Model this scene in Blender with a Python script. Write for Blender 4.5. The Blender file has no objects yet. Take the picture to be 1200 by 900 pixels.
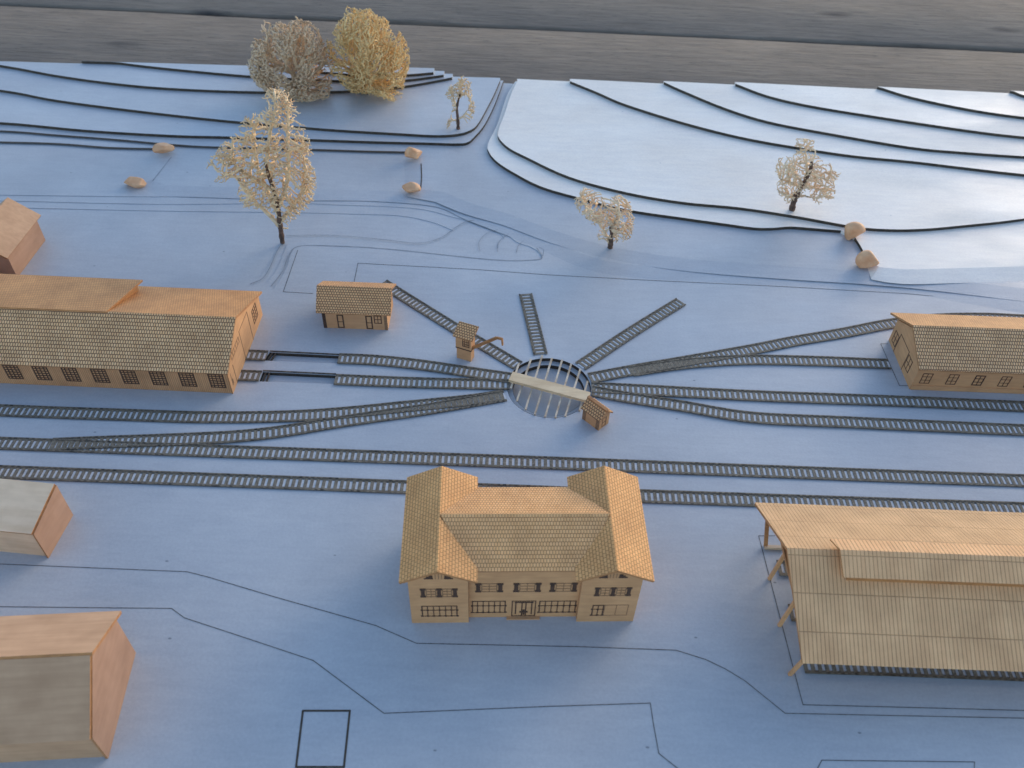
import bpy, bmesh, math, random
from math import radians, sin, cos, pi, hypot
from mathutils import Vector, Matrix, kdtree, noise as bnoise
random.seed(7)
SC = bpy.context.scene
COL = SC.collection
SC.unit_settings.scale_length = 0.1          # one unit is a decimetre: a tabletop model

# ------------------------------------------------------------------ camera, sky, sun, exposure
CAM_H, F_PX = 4.0, 1000.0
PITCH, ROLL = radians(45), radians(2.2)
FWD = Vector((0, cos(PITCH), -sin(PITCH)))
U0 = Vector((0, sin(PITCH), cos(PITCH)))
XA = Vector((1, 0, 0))
RGT = XA * cos(ROLL) + U0 * sin(ROLL)
UPV = U0 * cos(ROLL) - XA * sin(ROLL)
EYE = Vector((0, 0, CAM_H))
cam_data = bpy.data.cameras.new('camera')
cam = bpy.data.objects.new('camera', cam_data)
COL.objects.link(cam)
cam.matrix_world = Matrix(((RGT.x, UPV.x, -FWD.x, EYE.x), (RGT.y, UPV.y, -FWD.y, EYE.y),
                           (RGT.z, UPV.z, -FWD.z, EYE.z), (0, 0, 0, 1)))
cam_data.sensor_width = 36
cam_data.lens = 36 * F_PX / 1200
cam_data.clip_start = 0.02
cam_data.clip_end = 400
cam_data.dof.use_dof = True
cam_data.dof.focus_distance = 5.55
cam_data.dof.aperture_fstop = 1.5
SC.camera = cam

SUN_DIR = Vector((0.68, 0.70, 0.31)).normalized()      # towards the low, hazy sun, right and behind
world = bpy.data.worlds.new('World')
SC.world = world
world.use_nodes = True
wn = world.node_tree
wn.nodes.clear()
wo = wn.nodes.new('ShaderNodeOutputWorld')
wb = wn.nodes.new('ShaderNodeBackground')
ws = wn.nodes.new('ShaderNodeTexSky')
ws.sky_type = 'NISHITA'
ws.sun_disc = False
ws.sun_elevation = math.asin(SUN_DIR.z)
ws.sun_rotation = math.atan2(SUN_DIR.x, SUN_DIR.y)
ws.air_density = 1.0
ws.dust_density = 0.8
ws.ozone_density = 1.2
wb.inputs['Strength'].default_value = 0.15
wn.links.new(ws.outputs[0], wb.inputs[0])
wn.links.new(wb.outputs[0], wo.inputs[0])

sun_data = bpy.data.lights.new('sun', 'SUN')
sun_data.energy = 0.3
sun_data.angle = radians(28)
sun_data.color = (1.0, 0.74, 0.48)
sun = bpy.data.objects.new('sun', sun_data)
COL.objects.link(sun)
sun.location = SUN_DIR * 20
sun.rotation_euler = SUN_DIR.to_track_quat('Z', 'Y').to_euler()

SC.view_settings.view_transform = 'Standard'
SC.view_settings.look = 'None'
SC.view_settings.gamma = 1.0
SC.view_settings.exposure = 0.98


# ------------------------------------------------------------------ measuring helpers
def ray(px, py):
    return FWD * F_PX + RGT * (px - 600) + UPV * (450 - py)


def G(px, py, z=0.0):
    """the point at height z that the photograph shows at this pixel"""
    d = ray(px, py)
    return EYE + d * ((z - CAM_H) / d.z)


def GY(px, py, y):
    d = ray(px, py)
    return EYE + d * (y / d.y)


# ------------------------------------------------------------------ materials
def node_mat(name):
    m = bpy.data.materials.new(name)
    m.use_nodes = True
    nt = m.node_tree
    nt.nodes.clear()
    out = nt.nodes.new('ShaderNodeOutputMaterial')
    b = nt.nodes.new('ShaderNodeBsdfPrincipled')
    nt.links.new(b.outputs[0], out.inputs[0])
    return m, nt, b


def N(nt, kind, **kw):
    n = nt.nodes.new(kind)
    for k, v in kw.items():
        if k in n.inputs:
            n.inputs[k].default_value = v
        else:
            setattr(n, k, v)
    return n


def rgba(c):
    return (c[0], c[1], c[2], 1)


def ramp(nt, a, b, p0=0.3, p1=0.7):
    r = nt.nodes.new('ShaderNodeValToRGB')
    r.color_ramp.elements[0].position = p0
    r.color_ramp.elements[1].position = p1
    r.color_ramp.elements[0].color = rgba(a)
    r.color_ramp.elements[1].color = rgba(b)
    return r


def mix(nt, fac, a, b, mode='MIX'):
    m = nt.nodes.new('ShaderNodeMix')
    m.data_type = 'RGBA'
    m.blend_type = mode
    for sock, v in ((m.inputs[0], fac), (m.inputs[6], a), (m.inputs[7], b)):
        if hasattr(v, 'is_output'):
            nt.links.new(v, sock)
        elif isinstance(v, (int, float)):
            sock.default_value = v
        else:
            sock.default_value = rgba(v)
    return m.outputs[2]


def coords(nt, which='Object', scale=(1, 1, 1), rot=(0, 0, 0)):
    tc = nt.nodes.new('ShaderNodeTexCoord')
    mp = nt.nodes.new('ShaderNodeMapping')
    mp.inputs['Scale'].default_value = scale
    mp.inputs['Rotation'].default_value = rot
    nt.links.new(tc.outputs[which], mp.inputs[0])
    return mp.outputs[0]


def noise(nt, vec, scale, detail=4, rough=0.55):
    n = N(nt, 'ShaderNodeTexNoise', Scale=scale, Detail=detail, Roughness=rough)
    nt.links.new(vec, n.inputs['Vector'])
    return n


def bump(nt, b, height, strength, dist):
    bp = N(nt, 'ShaderNodeBump', Strength=strength, Distance=dist)
    nt.links.new(height, bp.inputs['Height'])
    nt.links.new(bp.outputs[0], b.inputs['Normal'])


def grain_color(nt, light, dark, which='Object', scale=(2, 40, 40), amount=1.0):
    v = coords(nt, which, scale)
    n = noise(nt, v, 1.6, 5, 0.6)
    v2 = coords(nt, which, (3, 3, 3))
    n2 = noise(nt, v2, 2.0, 3)
    r = ramp(nt, dark, light, 0.35, 0.62)
    nt.links.new(n.outputs[0], r.inputs[0])
    r2 = ramp(nt, (0.86, 0.84, 0.82), (1, 1, 1), 0.35, 0.65)
    nt.links.new(n2.outputs[0], r2.inputs[0])
    return mix(nt, 1.0, r.outputs[0], r2.outputs[0], 'MULTIPLY'), n


def wood(name, light, dark, rough=0.6, scale=(2, 40, 40)):
    m, nt, b = node_mat(name)
    c, n = grain_color(nt, light, dark, 'Object', scale)
    nt.links.new(c, b.inputs['Base Color'])
    b.inputs['Roughness'].default_value = rough
    bump(nt, b, n.outputs[0], 0.15, 0.004)
    return m


def tiles(name, light, dark, line, bw, rh, mortar=0.0022, offset=0.5, depth=0.004, smooth=0.2):
    """thin wood with a laser-engraved course pattern; uv in scene units"""
    m, nt, b = node_mat(name)
    uv = coords(nt, 'UV', (10, 10, 10))
    br = N(nt, 'ShaderNodeTexBrick', offset=offset, squash=1.0)
    br.inputs['Scale'].default_value = 1.0
    br.inputs['Brick Width'].default_value = bw * 10
    br.inputs['Row Height'].default_value = rh * 10
    br.inputs['Mortar Size'].default_value = mortar * 10
    br.inputs['Mortar Smooth'].default_value = smooth
    br.inputs['Bias'].default_value = 0.0
    br.inputs['Color1'].default_value = rgba(light)
    br.inputs['Color2'].default_value = rgba(dark)
    br.inputs['Mortar'].default_value = rgba(line)
    nt.links.new(uv, br.inputs['Vector'])
    v2 = coords(nt, 'UV', (2, 2, 2))
    n2 = noise(nt, v2, 2.5, 4)
    r2 = ramp(nt, (0.78, 0.74, 0.70), (1.05, 1.03, 1.0), 0.3, 0.7)
    nt.links.new(n2.outputs[0], r2.inputs[0])
    nt.links.new(mix(nt, 1.0, br.outputs[0], r2.outputs[0], 'MULTIPLY'), b.inputs['Base Color'])
    b.inputs['Roughness'].default_value = 0.65
    inv = N(nt, 'ShaderNodeMath', operation='SUBTRACT')
    inv.inputs[0].default_value = 1.0
    nt.links.new(br.outputs['Fac'], inv.inputs[1])
    bump(nt, b, inv.outputs[0], 0.6, depth)
    return m


def board(name, c1, c2, c3):
    """grey-white painted card: broad cloudy patches, brush streaks, small specks"""
    m, nt, b = node_mat(name)
    v = coords(nt, 'Object', (1, 1, 1))
    n1 = noise(nt, v, 0.9, 5, 0.6)
    r1 = ramp(nt, c1, c2, 0.36, 0.64)
    nt.links.new(n1.outputs[0], r1.inputs[0])
    vs = coords(nt, 'Object', (3, 16, 3), (0, 0, 0.08))
    n2 = noise(nt, vs, 1.5, 6, 0.65)
    r2 = ramp(nt, (0.94, 0.945, 0.955), (1.03, 1.03, 1.02), 0.35, 0.65)
    nt.links.new(n2.outputs[0], r2.inputs[0])
    c = mix(nt, 1.0, r1.outputs[0], r2.outputs[0], 'MULTIPLY')
    n3 = noise(nt, v, 60, 3, 0.7)
    r3 = ramp(nt, (0.93, 0.93, 0.94), (1.02, 1.02, 1.02), 0.35, 0.65)
    nt.links.new(n3.outputs[0], r3.inputs[0])
    c = mix(nt, 1.0, c, r3.outputs[0], 'MULTIPLY')
    vo = N(nt, 'ShaderNodeTexVoronoi', Scale=3.1)
    vw = coords(nt, 'Object', (1, 1.8, 1), (0, 0, 0.4))
    nt.links.new(vw, vo.inputs['Vector'])
    r4 = ramp(nt, (1, 1, 1), (0, 0, 0), 0.022, 0.035)
    nt.links.new(vo.outputs['Distance'], r4.inputs[0])
    c = mix(nt, r4.outputs[0], c, c3)
    nt.links.new(c, b.inputs['Base Color'])
    rr = ramp(nt, (0.34, 0.34, 0.34), (0.58, 0.58, 0.58), 0.42, 0.60)
    nt.links.new(noise(nt, coords(nt, 'Object', (0.5, 1.3, 1)), 1.3, 5, 0.6).outputs[0], rr.inputs[0])
    nt.links.new(rr.outputs[0], b.inputs['Roughness'])
    b.inputs['Specular IOR Level'].default_value = 0.75
    add = N(nt, 'ShaderNodeMath', operation='ADD')
    nt.links.new(n2.outputs[0], add.inputs[0])
    nt.links.new(n3.outputs[0], add.inputs[1])
    bump(nt, b, add.outputs[0], 0.14, 0.005)
    return m


def plain(name, c1, c2, scale=30, rough=0.7, bstr=0.2):
    m, nt, b = node_mat(name)
    v = coords(nt, 'Object')
    n = noise(nt, v, scale, 4, 0.6)
    r = ramp(nt, c1, c2, 0.35, 0.65)
    nt.links.new(n.outputs[0], r.inputs[0])
    nt.links.new(r.outputs[0], b.inputs['Base Color'])
    b.inputs['Roughness'].default_value = rough
    bump(nt, b, n.outputs[0], bstr, 0.01)
    return m


M = {}
M['board'] = board('painted_card', (0.435, 0.46, 0.497), (0.515, 0.535, 0.565), (0.22, 0.24, 0.27))
M['hill'] = board('sunlit_hill_card', (0.84, 0.775, 0.70), (0.92, 0.865, 0.79), (0.40, 0.42, 0.44))  # right hill: sunlight painted in as a whiter, warmer tone
M['hill_left'] = board('shaded_hill_card', (0.45, 0.485, 0.53), (0.53, 0.555, 0.59), (0.32, 0.34, 0.36))  # left hill: same card, its shade kept in the greyer colour
M['soft'] = plain('paint_seam', (0.21, 0.235, 0.27), (0.36, 0.39, 0.43), 12)
M['burnt'] = plain('burnt_edge', (0.035, 0.026, 0.018), (0.075, 0.055, 0.036), 25)
M['pencil'] = plain('engraved_line', (0.08, 0.08, 0.08), (0.20, 0.20, 0.20), 40)
M['engrave'] = plain('laser_burn', (0.045, 0.022, 0.014), (0.10, 0.05, 0.03), 60)
M['engrave_soft'] = plain('light_laser_burn', (0.20, 0.11, 0.055), (0.30, 0.17, 0.09), 60)
M['wall'] = wood('plywood_wall', (0.66, 0.36, 0.175), (0.58, 0.31, 0.15), 0.75, (4, 4, 30))
M['edge'] = wood('scorched_plywood_edge', (0.52, 0.25, 0.095), (0.38, 0.17, 0.065), 0.6, (10, 10, 40))
M['roof_plain'] = wood('veneer_roof', (0.66, 0.51, 0.36), (0.58, 0.43, 0.29), 0.55, (3, 30, 30))
M['block'] = wood('pale_maple', (0.60, 0.37, 0.225), (0.53, 0.32, 0.19), 0.8, (1.5, 22, 22))
M['block_light'] = wood('white_maple', (0.90, 0.67, 0.46), (0.80, 0.57, 0.37), 0.75, (1.2, 14, 14))
M['block_end'] = wood('salmon_beech', (0.46, 0.27, 0.175), (0.41, 0.235, 0.15), 0.55, (18, 3, 18))
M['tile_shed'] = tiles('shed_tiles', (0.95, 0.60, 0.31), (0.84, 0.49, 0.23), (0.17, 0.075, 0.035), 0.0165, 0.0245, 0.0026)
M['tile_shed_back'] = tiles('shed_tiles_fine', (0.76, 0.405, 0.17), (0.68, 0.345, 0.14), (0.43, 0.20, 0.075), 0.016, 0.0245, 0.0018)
M['tile_station'] = tiles('station_tiles', (0.95, 0.55, 0.25), (0.87, 0.48, 0.20), (0.42, 0.19, 0.075), 0.015, 0.0205, 0.0018)
M['tile_wing'] = tiles('station_wing_tiles', (0.87, 0.465, 0.18), (0.79, 0.40, 0.145), (0.36, 0.165, 0.055), 0.024, 0.0165, 0.0017)
M['tile_small'] = tiles('hut_tiles', (0.92, 0.54, 0.25), (0.82, 0.45, 0.20), (0.24, 0.11, 0.05), 0.018, 0.0185, 0.0028)
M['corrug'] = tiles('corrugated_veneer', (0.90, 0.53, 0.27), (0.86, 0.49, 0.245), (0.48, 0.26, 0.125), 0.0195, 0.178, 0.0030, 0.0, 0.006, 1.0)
M['corrug_dimmed'] = tiles('corrugated_veneer_dimmed', (0.72, 0.45, 0.24), (0.68, 0.42, 0.22), (0.50, 0.29, 0.145), 0.0195, 0.178, 0.0026, 0.0, 0.005, 1.0)  # same veneer as the front slope, colour darkened against the strong back light
M['siding'] = tiles('vertical_siding', (0.66, 0.36, 0.18), (0.60, 0.32, 0.155), (0.38, 0.19, 0.085), 0.0125, 1.0, 0.0018, 0.0, 0.003, 0.6)
M['ladder'] = plain('scorched_card', (0.12, 0.10, 0.072), (0.26, 0.22, 0.165), 70, 0.7)
M['rail'] = plain('burnt_rail', (0.02, 0.016, 0.012), (0.17, 0.14, 0.10), 30, 0.6)
M['rail_pale'] = plain('half_burnt_rail', (0.10, 0.085, 0.062), (0.24, 0.20, 0.15), 40, 0.7)
M['pale_card'] = plain('pale_card', (0.52, 0.53, 0.55), (0.66, 0.66, 0.67), 30, 0.7)
M['beam'] = wood('raw_balsa', (0.86, 0.66, 0.42), (0.74, 0.54, 0.32), 0.65, (3, 30, 30))
M['rod'] = plain('balsa_rod', (0.36, 0.26, 0.17), (0.80, 0.68, 0.52), 9, 0.6)
M['trunk'] = plain('dark_bark', (0.06, 0.035, 0.025), (0.17, 0.10, 0.07), 30, 0.8)
M['lichen'] = plain('cream_lichen', (0.72, 0.53, 0.33), (0.86, 0.67, 0.43), 8, 0.75)
M['lichen_pale'] = plain('pale_lichen', (0.78, 0.56, 0.36), (0.92, 0.73, 0.50), 9, 0.75)
M['lichen_grey'] = plain('greybrown_lichen', (0.62, 0.45, 0.29), (0.80, 0.60, 0.40), 6, 0.8)
M['lichen_gold'] = plain('golden_lichen', (0.74, 0.50, 0.22), (0.90, 0.66, 0.33), 5, 0.8)
M['pebble'] = plain('pink_pebble', (0.70, 0.33, 0.15), (0.90, 0.55, 0.31), 7, 0.55)


def plank_mat():
    m, nt, b = node_mat('weathered_grey_wood')
    v = coords(nt, 'Object', (0.9, 7, 7))
    n = noise(nt, v, 2.2, 8, 0.68)
    r = ramp(nt, (0.20, 0.166, 0.132), (0.285, 0.243, 0.20), 0.30, 0.64)
    nt.links.new(n.outputs[0], r.inputs[0])
    v2 = coords(nt, 'Object', (0.5, 1.2, 1))
    n2 = noise(nt, v2, 1.1, 4)
    r2 = ramp(nt, (0.72, 0.70, 0.70), (1.08, 1.02, 0.96), 0.3, 0.7)
    nt.links.new(n2.outputs[0], r2.inputs[0])
    c = mix(nt, 1.0, r.outputs[0], r2.outputs[0], 'MULTIPLY')
    vo = N(nt, 'ShaderNodeTexVoronoi', Scale=0.8)
    vk = coords(nt, 'Object', (0.7, 1.9, 1))
    dis = noise(nt, coords(nt, 'Object', (2, 8, 2)), 2.0, 3)
    ma = mix(nt, 0.12, vk, dis.outputs[1])
    nt.links.new(ma, vo.inputs['Vector'])
    r3 = ramp(nt, (1, 1, 1), (0, 0, 0), 0.05, 0.15)
    nt.links.new(vo.outputs['Distance'], r3.inputs[0])
    c = mix(nt, r3.outputs[0], c, (0.06, 0.05, 0.048))
    ck = noise(nt, coords(nt, 'Object', (0.16, 5.0, 5.0)), 2.6, 3, 0.5)
    wv = N(nt, 'ShaderNodeMath', operation='PINGPONG')
    wv.inputs[1].default_value = 0.06
    nt.links.new(ck.outputs[0], wv.inputs[0])
    r4 = ramp(nt, (1, 1, 1), (0, 0, 0), 0.0012, 0.006)
    nt.links.new(wv.outputs[0], r4.inputs[0])
    c = mix(nt, r4.outputs[0], c, (0.085, 0.073, 0.062))
    nt.links.new(c, b.inputs['Base Color'])
    b.inputs['Roughness'].default_value = 0.85
    bump(nt, b, n.outputs[0], 0.5, 0.05)
    return m


M['plank'] = plank_mat()


# ------------------------------------------------------------------ mesh helpers
class MB:
    """collects faces (with uv and a material slot) and links them as one object"""

    def __init__(self):
        self.v, self.f, self.m, self.uv = [], [], [], []

    def face(self, pts, mi=0, uv=None):
        k = len(self.v)
        self.v += [tuple(p) for p in pts]
        self.f.append(tuple(range(k, k + len(pts))))
        self.m.append(mi)
        if uv is None:
            p0 = Vector(pts[0])
            nrm = (Vector(pts[1]) - p0).cross(Vector(pts[2]) - p0)
            if nrm.length < 1e-12:
                nrm = Vector((0, 0, 1))
            nrm.normalize()
            u = Vector((0, 0, 1)).cross(nrm)
            if u.length < 0.05:
                u = Vector((1, 0, 0))
            u.normalize()
            w = nrm.cross(u)
            uv = [(Vector(p).dot(u), Vector(p).dot(w)) for p in pts]
        self.uv.append(uv)

    def prism(self, poly, vec, mi=0, mside=None):
        """poly is the outer face, vec leads to the inner one"""
        vec = Vector(vec)
        poly = [Vector(p) for p in poly]
        nrm = sum(((poly[i] - poly[0]).cross(poly[(i + 1) % len(poly)] - poly[0]) for i in range(1, len(poly))), Vector())
        if nrm.dot(vec) > 0:
            poly = poly[::-1]
        back = [p + vec for p in poly]
        self.face(poly, mi)
        self.face(back[::-1], mi if mside is None else mside)
        n = len(poly)
        for i in range(n):
            j = (i + 1) % n
            self.face([poly[j], poly[i], back[i], back[j]], mi if mside is None else mside)

    def box(self, x0, x1, y0, y1, z0, z1, mi=0):
        self.prism([(x0, y0, z1), (x1, y0, z1), (x1, y1, z1), (x0, y1, z1)], (0, 0, z0 - z1), mi)

    def bar(self, a, b, w, h, up=(0, 0, 1), mi=0):
        a, b = Vector(a), Vector(b)
        d = (b - a).normalized()
        s = d.cross(Vector(up))
        if s.length < 1e-4:
            s = d.cross(Vector((1, 0, 0)))
        s.normalize()
        t = s.cross(d)
        s, t = s * w / 2, t * h / 2
        self.prism([a + s + t, a - s + t, a - s - t, a + s - t], b - a, mi)

    def build(self, name, mats, parent=None, weld=True):
        me = bpy.data.meshes.new(name)
        me.from_pydata(self.v, [], self.f)
        uvl = me.uv_layers.new(name='UVMap')
        k = 0
        for q in self.uv:
            for p in q:
                uvl.data[k].uv = p
                k += 1
        for m in (mats if isinstance(mats, (list, tuple)) else [mats]):
            me.materials.append(m)
        for p, mi in zip(me.polygons, self.m):
            p.material_index = mi
        if weld:
            bm = bmesh.new()
            bm.from_mesh(me)
            bmesh.ops.remove_doubles(bm, verts=bm.verts, dist=1e-5)
            bm.to_mesh(me)
            bm.free()
        o = bpy.data.objects.new(name, me)
        COL.objects.link(o)
        if parent is not None:
            o.parent = parent
        return o


def tag(o, label=None, cat=None, group=None, kind=None):
    for k, v in (('label', label), ('category', cat), ('group', group), ('kind', kind)):
        if v:
            o[k] = v
    return o


def thing(name, loc, ang, label, cat, group=None):
    o = bpy.data.objects.new(name, None)
    o.empty_display_size = 0.1
    COL.objects.link(o)
    o.location = (loc[0], loc[1], loc[2] if len(loc) > 2 else 0.0)
    o.rotation_euler = (0, 0, radians(ang))
    return tag(o, label, cat, group)


def smooth(pts, sub=6):
    """Catmull-Rom through 2D or 3D points"""
    P = [Vector(p) for p in pts]
    out = []
    for i in range(len(P) - 1):
        p0 = P[i - 1] if i else P[0] * 2 - P[1]
        p1, p2 = P[i], P[i + 1]
        p3 = P[i + 2] if i + 2 < len(P) else P[-1] * 2 - P[-2]
        for k in range(sub):
            t = k / sub
            out.append(0.5 * ((2 * p1) + (p2 - p0) * t + (2 * p0 - 5 * p1 + 4 * p2 - p3) * t * t + (3 * p1 - p0 - 3 * p2 + p3) * t ** 3))
    out.append(P[-1])
    return out


# ------------------------------------------------------------------ the setting: table, board, hills
BX = 7.2


def back_y(x):
    if x < -0.3:
        return 8.14 + (8.30 - 8.14) * (x + BX) / (BX - 0.3)
    return 8.30 + (8.10 - 8.30) * (x + 0.3) / (BX + 0.3)


table = thing('wooden_table', (0, 10, -0.1), -1.0, 'weathered grey wooden table whose planks show behind the model', 'table')
for y0, y1 in ((-10.2, -7.35), (-7.3, -4.3), (-4.25, -1.9), (-1.85, -0.055), (0.02, 1.72), (1.78, 3.6), (3.66, 5.4)):
    mb = MB()
    nseg = 30
    x0, x1 = -11.0, 11.0
    r = 0.03
    prof = [(y0, -0.3), (y0, -r), (y0 + r * 0.3, -r * 0.3), (y0 + r, 0), (y1 - r, 0), (y1 - r * 0.3, -r * 0.3), (y1, -r), (y1, -0.3)]
    rings = []
    ph = random.random() * 6
    for i in range(nseg + 1):
        x = x0 + (x1 - x0) * i / nseg
        w = 0.012 * sin(x * 0.9 + ph) + 0.006 * sin(x * 2.7 + ph * 2)
        rings.append([(x, a + w, b) for a, b in prof])
    for i in range(nseg):
        for j in range(len(prof) - 1):
            mb.face([rings[i][j], rings[i + 1][j], rings[i + 1][j + 1], rings[i][j + 1]])
    pl = mb.build('plank', M['plank'], table)
    for p in pl.data.polygons:
        p.use_smooth = True


def holed_sheet(name, outer, holes, z0, z1, mat):
    cu = bpy.data.curves.new(name, 'CURVE')
    cu.dimensions = '2D'
    cu.fill_mode = 'BOTH'
    cu.extrude = (z1 - z0) / 2
    for poly in [outer] + holes:
        s = cu.splines.new('POLY')
        s.points.add(len(poly) - 1)
        for p, q in zip(s.points, poly):
            p.co = (q[0], q[1], 0, 1)
        s.use_cyclic_u = True
    tmp = bpy.data.objects.new('tmp', cu)
    COL.objects.link(tmp)
    dg = bpy.context.evaluated_depsgraph_get()
    me = bpy.data.meshes.new_from_object(tmp.evaluated_get(dg))
    bpy.data.objects.remove(tmp)
    bpy.data.curves.remove(cu)
    me.name = name
    me.materials.clear()
    me.materials.append(mat)
    for p in me.polygons:
        p.use_smooth = False
    o = bpy.data.objects.new(name, me)
    o.location.z = (z0 + z1) / 2
    COL.objects.link(o)
    return tag(o, kind='structure')


TT = Vector((0.245, 3.985))           # turntable centre
R_OUT, R_IN = 0.278, 0.238
YF = 0.85


def circle(r, n=96):
    return [(TT.x + r * cos(2 * pi * k / n), TT.y + r * sin(2 * pi * k / n)) for k in range(n)]


def g2(pts, z=0.0):
    return [G(x, y, z).xy for x, y in pts]


def pit_poly(a, b):
    return [tuple(q) for q in g2(a + b[::-1])]


PIT_UP = pit_poly([(316, 413), (397, 417)], [(309, 422.5), (396, 426)])
PIT_LO = pit_poly([(308, 436), (393.5, 440)], [(304, 447), (392.5, 450)])

# three nested contours of the sunken ground behind the engine shed
H1 = smooth(g2([(-160, 343), (0, 339), (200, 336), (306, 341), (324, 334), (336, 314), (341, 298), (350, 289), (380, 288), (455, 292), (577, 304.5), (628, 304.5), (634, 299), (622, 290), (604, 283), (580, 262), (553, 250), (518, 237), (480, 231), (420, 230), (350, 229), (180, 231), (0, 229), (-160, 228)], -0.006))
H2 = smooth(g2([(-160, 338), (0, 334), (200, 331), (300, 335), (317, 327), (328, 309), (334, 294), (345, 283), (400, 283), (470, 289), (560, 294), (582, 293), (584, 286), (590, 278), (566, 264), (530, 255), (500, 247), (460, 243), (400, 241), (340, 239), (180, 240), (0, 236), (-160, 234)], -0.012))
H3 = smooth(g2([(-160, 333), (0, 328), (200, 325), (292, 329), (309, 320), (320, 304), (328, 290), (340, 277), (395, 276), (480, 284), (512, 280), (530, 272), (526, 269), (505, 261), (470, 254), (420, 252), (340, 250), (180, 248), (0, 244), (-160, 241)], -0.018))
OUT = [(-BX, YF), (BX, YF), (BX, back_y(BX)), (-0.3, 8.30), (-BX, back_y(-BX))]
hl = lambda h: [tuple(p) for p in h]
pits = [PIT_UP, PIT_LO]
holed_sheet('ground', OUT, [hl(H1), circle(R_OUT)] + pits, -0.004, 0.0, M['board'])
holed_sheet('ground', OUT, [hl(H2), circle(R_OUT)] + pits, -0.008, -0.004, M['board'])
holed_sheet('ground', OUT, [hl(H3), circle(R_OUT)] + pits, -0.012, -0.008, M['board'])
holed_sheet('ground', OUT, [circle(R_OUT)] + pits, -0.026, -0.012, M['board'])
holed_sheet('ground', OUT, [circle(R_IN)], -0.056, -0.026, M['board'])
holed_sheet('ground', OUT, [], -0.098, -0.056, M['board'])


def layer(runs, z0, z1, closing, mat='board', slope=0.15):
    """one sheet of the contour relief; runs = [(pixel points, burnt?)], closing = plan points that finish it"""
    pts, flag, soft = [], [], []
    for px, dark in runs:
        q = smooth([Vector((*G(x, y, z1).xy, 0)) for x, y in px], 5)
        q = [Vector((max(-BX, min(BX, p.x)), p.y, 0)) for p in q]
        q = [Vector((p.x, min(p.y, back_y(p.x) - 0.002), 0)) for p in q]
        q = [p for i, p in enumerate(q) if i == 0 or (p - q[i - 1]).length > 1e-4]
        for i, p in enumerate(q):
            pts.append((p.x, p.y))
            flag.append(dark if i < len(q) - 1 else False)
            soft.append(1)
    for p in closing(pts[0], pts[-1]):
        pts.append(p)
        flag.append(False)
        soft.append(0)
    area = sum(pts[i - 1][0] * pts[i][1] - pts[i][0] * pts[i - 1][1] for i in range(len(pts)))
    mb = MB()
    top = [(x, y, z1) for x, y in pts]
    mb.face(top if area > 0 else top[::-1], 0, None)
    n = len(pts)
    sg = 1 if area > 0 else -1
    foot = []
    for i in range(n):
        p, q, r_ = Vector(pts[i - 1]), Vector(pts[i]), Vector(pts[(i + 1) % n])
        e = (q - p).normalized() + (r_ - q).normalized()
        e = e.normalized() if e.length > 1e-6 else Vector((1, 0))
        nn = Vector((e.y, -e.x)) * sg
        hard = flag[i] or flag[i - 1] or soft[i] == 0 or soft[i - 1] == 0
        w = 0.0 if hard else slope
        foot.append((q.x + nn.x * w, q.y + nn.y * w))
    for i in range(n):
        j = (i + 1) % n
        a, b = pts[i], pts[j]
        if hypot(a[0] - b[0], a[1] - b[1]) < 1e-6:
            continue
        q = [(*foot[i], z0), (*foot[j], z0), (*b, z1), (*a, z1)]
        mb.face(q if area > 0 else q[::-1], 1 if flag[i] else 0)
    o = mb.build('terrain', [M[mat], M['burnt']])
    for p in o.data.polygons:
        p.use_smooth = False
    return tag(o, kind='structure')


def close_right(first, last):
    return [(BX, last[1]), (BX, back_y(BX)), (first[0], back_y(first[0]))] if first[0] > -0.3 else \
           [(BX, last[1]), (BX, back_y(BX)), (-0.3, 8.30), (first[0], back_y(first[0]))]


def close_left(first, last):
    # starts at the left edge, ends at the back edge (or on the road cut)
    return [(last[0], back_y(last[0])), (-BX, back_y(-BX)), (-BX, first[1])]


def close_all(first, last):
    return [(BX, last[1]), (BX, back_y(BX)), (-0.3, 8.30), (-BX, back_y(-BX)), (-BX, first[1])]


Z = [0.0, 0.011, 0.022] + [0.022 + 0.027 * k for k in range(1, 9)]
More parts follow.
